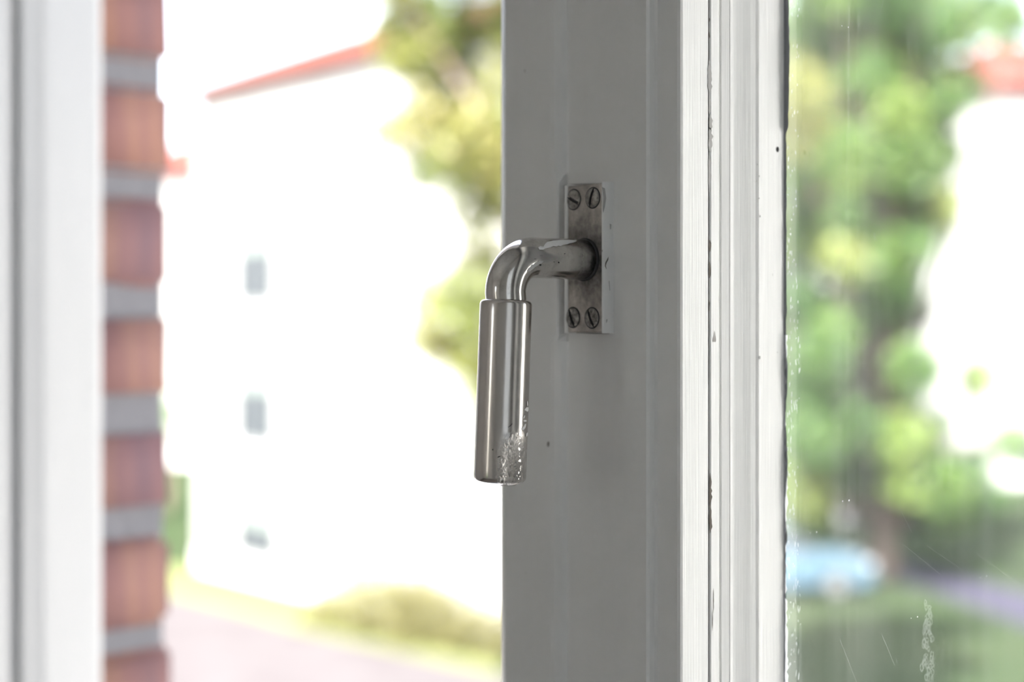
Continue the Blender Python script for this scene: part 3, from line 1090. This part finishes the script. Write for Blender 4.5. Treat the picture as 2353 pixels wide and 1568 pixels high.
for k, poly in enumerate([[(800, 600), (812, 570), (840, 545), (855, 510), (878, 505), (872, 545), (860, 575), (835, 605)],
                          [(830, 455), (850, 445), (882, 450), (880, 475), (845, 480)], [(850, 290), (868, 262), (890, 245), (915, 250), (912, 300), (895, 320), (870, 300)],
                          [(888, 150), (898, 148), (906, 190), (900, 235), (890, 225)], [(872, 700), (880, 655), (902, 640), (900, 680), (885, 718)],
                          [(830, 420), (845, 380), (860, 375), (850, 415)], [(815, 885), (835, 862), (838, 872), (822, 890)]]):
    decal('chip', crop4(poly), hit_grip, M['paint_spot'], grip, step=3, off=0.0001)
for k, poly in enumerate([[(595, 565), (625, 535), (660, 500), (662, 512), (635, 545), (605, 562)], [(610, 722), (648, 680), (640, 702), (618, 724)], [(425, 1035), (445, 1018), (480, 1010), (470, 1022), (440, 1034)],
                          [(350, 905), (360, 902), (364, 920), (352, 922)]]):
    decal('scratch', crop4(poly), hit_grip, M['dark_gap'], grip, step=3, off=0.0001)

# ------------------------------------------------------------------ garden and street
def flat(name, pts, material, z=0.0, kind='structure'):
    V = [Vector((p.x, p.y, GROUND + z)) for p in pts] + [Vector((p.x, p.y, GROUND - 0.1)) for p in pts]
    n = len(pts)
    F = [tuple(range(n)), tuple(range(2 * n - 1, n - 1, -1))] + [(i, (i + 1) % n, n + (i + 1) % n, n + i) for i in range(n)]
    o = finish(name, V, F, material)
    o['kind'] = kind
    return o


flat('lawn', [Vector((-90, -60, 0)), Vector((60, -60, 0)), Vector((60, 110, 0)), Vector((-90, 110, 0))], M['lawn'])
flat('bounce_yard', [Vector((-45, 0.55, 0)), Vector((45, 0.55, 0)), Vector((45, 18.5, 0)), Vector((-5, 18.5, 0)), Vector((-6, 9, 0)), Vector((-45, 5, 0))], M['concrete'], 0.05)  # unseen pale yard, added to bounce neutral light up to the window
flat('grass_verge', [gnd(250, 1300), gnd(450, 1306), gnd(680, 1368), gnd(900, 1420), gnd(1150, 1480), gnd(1150, 1558), gnd(900, 1500), gnd(690, 1452), gnd(420, 1375), gnd(250, 1330)], M['sunlit_grass'], 0.02)
flat('gravel_path', [gnd(250, 1330), gnd(420, 1375), gnd(560, 1412), gnd(690, 1452), gnd(900, 1500), gnd(1140, 1556), gnd(1500, 1640), gnd(1500, 2300), gnd(300, 2300), gnd(-300, 1400)], M['path'], 0.03)
flat('asphalt_path', [gnd(1850, 1262), gnd(2060, 1290), gnd(2353, 1362), gnd(2700, 1440), gnd(2700, 1545), gnd(2353, 1440), gnd(2120, 1352), gnd(1900, 1310)], M['asphalt'], 0.03)


# --- buildings
def building(label, corner, ang, length, depth, eave, ridge, wins, wall='render', over=0.35, plinth=0.5):
    """corner: camera-aligned plan position of the far left end; ang: facade direction in degrees to the right-and-near"""
    a = math.radians(ang)
    u = Vector((math.cos(a), -math.sin(a)))
    w = Vector((math.sin(a), math.cos(a)))

    def P(s, t, z):
        return wld(corner[0] + u.x * s + w.x * t, corner[1] + u.y * s + w.y * t, z)

    def bx(s0, s1, t0, t1, z0, z1):
        v = [P(s, t, z) for z in (z0, z1) for t in (t0, t1) for s in (s0, s1)]
        return v, [(0, 1, 3, 2), (4, 6, 7, 5), (0, 4, 5, 1), (1, 5, 7, 3), (3, 7, 6, 2), (2, 6, 4, 0)]
    b = empty('apartment_building', P(length / 2, depth / 2, GROUND))
    tag(b, label, 'building')
    finish('facade', *bx(0, length, 0, depth, GROUND, eave), M[wall], b)
    finish('plinth', *bx(-0.03, length + 0.03, -0.03, depth + 0.03, GROUND, GROUND + plinth), M['plinth'], b)
    hd = depth / 2
    o = over
    rv = [P(-o, -o, eave - 0.05), P(length + o, -o, eave - 0.05), P(length + o, depth + o, eave - 0.05), P(-o, depth + o, eave - 0.05),
          P(-o, -o, eave + 0.15), P(length + o, -o, eave + 0.15), P(length + o, depth + o, eave + 0.15), P(-o, depth + o, eave + 0.15),
          P(hd, hd, eave + ridge), P(max(length - hd, hd + 0.1), hd, eave + ridge)]
    rf = [(0, 1, 2, 3), (0, 1, 5, 4), (1, 2, 6, 5), (2, 3, 7, 6), (3, 0, 4, 7), (4, 5, 9, 8), (5, 6, 9), (6, 7, 8, 9), (7, 4, 8)]
    finish('roof', rv, rf, M['roof'], b)
    for (s0, s1, z0, z1, kind) in wins:
        fw = 0.035
        fr = join(bx(s0, s0 + fw, -0.05, 0.02, z0, z1), bx(s1 - fw, s1, -0.05, 0.02, z0, z1), bx(s0 + fw, s1 - fw, -0.05, 0.02, z0, z0 + fw), bx(s0 + fw, s1 - fw, -0.05, 0.02, z1 - fw, z1),
                  bx((s0 + s1) / 2 - 0.03, (s0 + s1) / 2 + 0.03, -0.045, 0.02, z0 + fw, z1 - fw))
        f = finish('window', *fr, M['far_frame'], b)
        finish('pane', *bx(s0 + fw, s1 - fw, -0.02, 0.01, z0 + fw, z1 - fw), M['far_glass'], f)
        if kind >= 1:
            zc_ = z0 + (z1 - z0) * (0.54 if kind == 1 else 0.2)
            finish('blind', *bx(s0 + fw, s1 - fw, -0.035, -0.022, zc_, z1 - fw), M['blind'], f)
    return b, P


EAVE1 = ZC + 5.47
corner1 = ((455 - CX) / FPX * 34.5, 34.5)


def s_of(px):
    t = (px - CX) / FPX
    return (t * corner1[1] - corner1[0]) / (0.669 + 0.743 * t)


def zz(px, py):
    s = s_of(px)
    return ZC - (py - HOR) / FPX * (corner1[1] - 0.743 * s)


wins = []
for (a, b_, y0, y1, kd) in [(566, 636, 325, 410, 2), (540, 640, 472, 700, 1), (540, 640, 790, 1022, 1), (540, 644, 1140, 1284, 1), (826, 874, 625, 735, 2), (824, 876, 955, 1080, 0), (830, 870, 320, 400, 2)]:
    mid = (a + b_) / 2
    wins.append((s_of(a), s_of(b_), zz(mid, y1), zz(mid, y0), kd))
building('long white apartment block with a red hipped roof beyond the gravel path', corner1, 48.0, 11.6, 5.2, EAVE1, 1.45, wins, 'cream')
c2 = ((2255 - CX) / FPX * 52.0, 52.0)
zt2 = ZC - (205 - HOR) / FPX * 52.0
w2l = [(1.2 + k * 2.6, 2.4 + k * 2.6, zt2 - 2.4 - r * 3.0, zt2 - 1.0 - r * 3.0, 0) for k in range(4) for r in range(3, 5)]
building('white apartment block with an orange red roof behind the green tree', ((2130 - CX) / FPX * 52.0, 52.0), -6.0, 14.0, 9.0, zt2, 2.6, w2l, 'cream')
building('distant white house with a red roof beside the brick pier', ((240 - CX) / FPX * 60.0, 60.0), 0.0, 6.2, 7.0, ZC - (400 - HOR) / FPX * 60.0, 2.0, [(4.3, 5.4, ZC - 1.5, ZC + 0.2, 0), (4.3, 5.4, ZC + 2.2, ZC + 3.9, 0)], 'cream')


# unseen neighbour block, added on the right so its front bounces daylight in
cN = (-4.5 * C + 19.0 * S, 4.5 * S + 19.0 * C)
building('white apartment block added out of view across the yard to bounce daylight', cN, 50.0, 52.0, 8.0, ZC + 6.5, 2.4, [(2 + 3.2 * k, 3.4 + 3.2 * k, GROUND + 1.2 + 2.9 * r, GROUND + 2.6 + 2.9 * r, 0) for k in range(15) for r in range(4)])


# --- foliage
def leaf_cloud(name, clusters, per_m3, size, material, parent, squash=1.0, vary=0.7):
    """clusters: (centre, radius). Leaves are small folded diamonds scattered through each ball."""
    V, F, T = [], [], []
    o = 0
    for c, r in clusters:
        n = max(40, int(per_m3 * r ** 2.4))
        d = rng.normal(size=(n, 3))
        d /= np.linalg.norm(d, axis=1)[:, None]
        rr = r * rng.random(n) ** 0.45
        p = np.array(c) + d * rr[:, None] * np.array([1, 1, squash])
        a = rng.normal(size=(n, 3))
        a /= np.linalg.norm(a, axis=1)[:, None]
        b = np.cross(a, rng.normal(size=(n, 3)))
        b /= np.linalg.norm(b, axis=1)[:, None]
        s = size * rng.uniform(0.6, 1.3, n)[:, None]
        q = np.stack([p - a * s, p + b * s * 0.45, p + a * s, p - b * s * 0.45], axis=1).reshape(-1, 3)
        V.append(q)
        F.append((np.arange(n)[:, None] * 4 + np.arange(4)[None] + o))
        base = rng.random()
        T.append(np.clip(vary * base + (1 - vary) * rng.random(n), 0, 1))
        o += 4 * n
    V, F, T = np.concatenate(V), np.concatenate(F), np.concatenate(T)
    base = np.array(WLOC[parent.name])
    me = bpy.data.meshes.new(name)
    me.from_pydata((V - base).tolist(), [], F.tolist())
    at_ = me.attributes.new('leaf_tint', 'FLOAT', 'FACE')
    at_.data.foreach_set('value', T.astype(np.float32))
    me.materials.append(material)
    ob = bpy.data.objects.new(name, me)
    col.objects.link(ob)
    ob.parent = parent
    WLOC[ob.name] = tuple(base)
    ob['kind'] = 'stuff'
    return ob


def tree(label, base, fork, clusters, dens, size, material, r0=0.22):
    t = empty('tree', base)
    tag(t, label, 'tree')
    ps = [base + (fork - base) * k / 4 + Vector((random.uniform(-.08, .08), random.uniform(-.08, .08), 0)) * (k > 0) for k in range(5)]
    finish('trunk', *tube(ps, [r0 * (1.25 - 0.12 * k) for k in range(5)], 10), M['bark'], t, smooth=True)
    for c, r in clusters[::2]:
        c = Vector(c)
        mid = fork.lerp(c, 0.5) + Vector((0, 0, 0.25))
        finish('branch', *tube([fork - Vector((0, 0, 0.2)), mid, c], [r0 * 0.45, r0 * 0.25, r0 * 0.08], 6), M['bark'], t, smooth=True)
    leaf_cloud('leaves', clusters, dens, size, material, t)
    return t


# pale tree between the white block and the sash: trunk behind the sash
DA = 17.0
rt = random.Random(11)
cl = []
for px, py, r in [(905, -30, 75), (900, 90, 65), (955, 20, 90), (935, 150, 55), (905, 300, 62), (985, 120, 95), (975, 270, 75), (965, 390, 55), (1050, 60, 110), (1050, 230, 110), (1040, 380, 85),
                  (1100, 480, 75), (1090, 330, 110), (1110, 600, 80), (1000, 700, 70), (1075, 690, 85), (975, 780, 55), (1040, 800, 80), (1110, 860, 85), (1130, 760, 100), (1110, 955, 45)]:
    cl.append((tuple(at(px, py, DA + rt.uniform(-1.0, 1.2))), r / FPX * DA))
for k in range(34):
    an, el = rt.uniform(0, 2 * PI), rt.uniform(-0.7, 1.2)
    rr = rt.uniform(0.35, 1.0)
    c = at(1420, 250, DA) + Vector((math.cos(an) * math.cos(el) * 2.0, math.sin(an) * math.cos(el) * 2.0, math.sin(el) * 2.6)) * rr
    pxx = CX + FPX * ((c.x * C + c.y * S) / (-c.x * S + c.y * C))
    if pxx < 1110 or pxx > 1780:
        continue
    cl.append((tuple(c), rt.uniform(0.45, 0.75)))
for k in range(40):                       # unseen crown top, added so its shade reaches the right lawn
    c = at(rt.uniform(1000, 1720), rt.uniform(-1050, -120), DA + rt.uniform(-1.8, 1.8))
    cl.append((tuple(c), rt.uniform(0.5, 0.85)))
bA = at(1430, 900, DA)
bA.z = GROUND
tree('yellow green leafy tree in front of the white apartment block', bA, at(1430, 820, DA), cl, 3000, 0.075, M['leaf_pale'])

# darker tree seen through the closed pane
DT = 33.0
cl = []
for k in range(150):
    px = rt.gauss(2010, 125)
    py = rt.uniform(-180, 1130)
    if px > 2190 - 60 * (py > 250) * (py < 950) + rt.uniform(-30, 60) or px < 1680:
        continue
    cl.append((tuple(at(px, py, DT + rt.uniform(-2.2, 2.2))), rt.uniform(0.45, 0.95)))
for px, py, r in [(1830, 430, 80), (1850, 560, 80), (1840, 250, 80), (1830, 700, 70), (1850, 900, 70), (1835, 60, 80), (2130, 60, 75), (2140, 150, 70), (2090, 20, 70), (2200, 80, 70), (2290, 20, 80), (2330, 60, 60), (2220, 200, 60), (2160, 480, 55), (2250, 870, 50), (2200, 1080, 60), (2260, 1130, 60), (2320, 1020, 55), (2180, 1180, 60), (1840, 1120, 80), (1870, 1180, 60)]:
    cl.append((tuple(at(px, py, DT + rt.uniform(-1.5, 1.5))), r / FPX * DT))
bT = at(2035, 1000, DT)
bT.z = GROUND
tree('tall green tree seen through the closed window pane', bT, at(2035, 1080, DT), cl, 900, 0.13, M['leaf_green'], 0.28)

# small green bush-like tree left of the white block, glimpsed past the bricks
bS = at(385, 1000, 44.0)
bS.z = GROUND
tree('small green tree glimpsed beside the brick pier', bS, at(385, 1040, 44.0), [(tuple(at(380, 955, 44.0)), 0.6), (tuple(at(372, 1000, 44.0)), 0.5), (tuple(at(388, 930, 44.2)), 0.4)], 400, 0.12, M['leaf_green'], 0.12)

# rounded hedge in front of the white block
hb = gnd(920, 1480)
hg = empty('hedge_bush', hb)
tag(hg, 'broad rounded olive yellow bush beside the gravel path', 'bush')
cl = []
for px, yb, yt in [(715, 1446, 1385), (760, 1456, 1352), (810, 1468, 1330), (860, 1478, 1326), (910, 1488, 1330), (960, 1498, 1330), (1010, 1508, 1352), (1060, 1518, 1378), (1110, 1528, 1400), (1160, 1538, 1420), (1210, 1548, 1450)]:
    d = (ZC - GROUND) * FPX / (yb - HOR)
    hgt = (yb - yt) / FPX * d
    for k in range(5):
        z_ = GROUND + hgt * (0.15 + 0.62 * k / 4)
        c = at(px + rt.uniform(-15, 15), yb, d + 0.5 + rt.uniform(-0.35, 0.5))
        cl.append(((c.x, c.y, z_), hgt * 0.30 + 0.06))
leaf_cloud('leaves', cl, 1900, 0.055, M['leaf_hedge'], hg, vary=0.25)
for k in range(5):
    c = Vector(cl[k * 10 + 2][0])
    finish('stem', *tube([(c.x, c.y, GROUND), (c.x + 0.1, c.y, GROUND + 0.4), (c.x, c.y + 0.1, c.z + 0.2)], [0.04, 0.03, 0.015], 6), M['bark'], hg)


# --- parked cars
def car(label, pos, yaw, paint, seed):
    c = empty('parked_car', pos)
    tag(c, label, 'car')
    cy_, sy_ = math.cos(yaw), math.sin(yaw)

    def T(x, y, z):
        return Vector((pos.x + x * cy_ - y * sy_, pos.y + x * sy_ + y * cy_, pos.z + z))
    prof = [(-2.12, 0.30), (-2.18, 0.55), (-2.10, 0.80), (-1.95, 0.92), (-1.0, 0.98), (1.05, 0.96), (1.95, 0.80), (2.15, 0.62), (2.18, 0.38), (2.05, 0.25), (-2.0, 0.25)]
    V, F = [], []
    ys = [(-0.86, 0.94), (-0.80, 1.0), (0.80, 1.0), (0.86, 0.94)]
    n = len(prof)
    for y, k in ys:
        for x, z in prof:
            V.append(T(x * (0.985 if k < 1 else 1), y, 0.25 + (z - 0.25) * k))
    for i in range(3):
        for j in range(n):
            j2 = (j + 1) % n
            F.append((i * n + j, i * n + j2, (i + 1) * n + j2, (i + 1) * n + j))
    F.append(tuple(range(n)))
    F.append(tuple(range(4 * n - 1, 3 * n - 1, -1)))
    body = finish('body', V, F, paint, c, bevel=0.04)
    cab = [(-1.75, 0.95), (-1.25, 1.40), (-0.2, 1.47), (0.35, 1.42), (1.15, 0.95)]
    V, F = [], []
    for y, s_ in ((-0.78, 0.0), (0.78, 0.0)):
        for x, z in cab:
            V.append(T(x, y * (1 - 0.18 * (z > 1)), z))
    m_ = len(cab)
    for j in range(m_):
        j2 = (j + 1) % m_
        F.append((j, j2, m_ + j2, m_ + j))
    F += [tuple(range(m_)), tuple(range(2 * m_ - 1, m_ - 1, -1))]
    finish('cabin_glass', V, F, M['car_glass'], c, bevel=0.02)
    rf = [T(x, y, z) for z in (1.42, 1.49) for y in (-0.62, 0.62) for x in (-1.2, 0.3)]
    finish('roof', rf, [(0, 1, 3, 2), (4, 6, 7, 5), (0, 4, 5, 1), (1, 5, 7, 3), (3, 7, 6, 2), (2, 6, 4, 0)], paint, c, bevel=0.03)
    for x in (-1.32, 1.32):
        for y in (-0.80, 0.80):
            s_ = 1 if y > 0 else -1
            wv, wf = tube([T(x, y - 0.1 * s_, 0.31), T(x, y - 0.08 * s_, 0.31), T(x, y + 0.08 * s_, 0.31), T(x, y + 0.1 * s_, 0.31)], [0.27, 0.31, 0.31, 0.27], 20)
            wh = finish('wheel', wv, wf, M['tyre'], c)
            finish('hubcap', *tube([T(x, y + 0.08 * s_, 0.31), T(x, y + 0.112 * s_, 0.31)], [0.20, 0.17], 16), M['hubcap'], wh)
    for x, mt in ((-2.12, 'lamp_red'), (2.08, 'lamp_clear')):
        for y in (-0.62, 0.62):
            lv = [T(x + a * 0.06, y + b_ * 0.14, z) for z in (0.60, 0.74) for b_ in (-1, 1) for a in (-1, 1)]
            finish('lamp', lv, [(0, 1, 3, 2), (4, 6, 7, 5), (0, 4, 5, 1), (1, 5, 7, 3), (3, 7, 6, 2), (2, 6, 4, 0)], M[mt], body)
    return c


dcar = 31.5
p = at(1765, 1000, dcar)
p.z = GROUND + 0.03
car('light blue parked car showing beside the sash at the foot of the tree', p, PHI, M['car_blue'], 1)
p = at(2010, 1000, 42.0)
p.z = GROUND + 0.0
car('dark red parked car behind the tree trunk', p, PHI + 0.15, M['car_red'], 2)
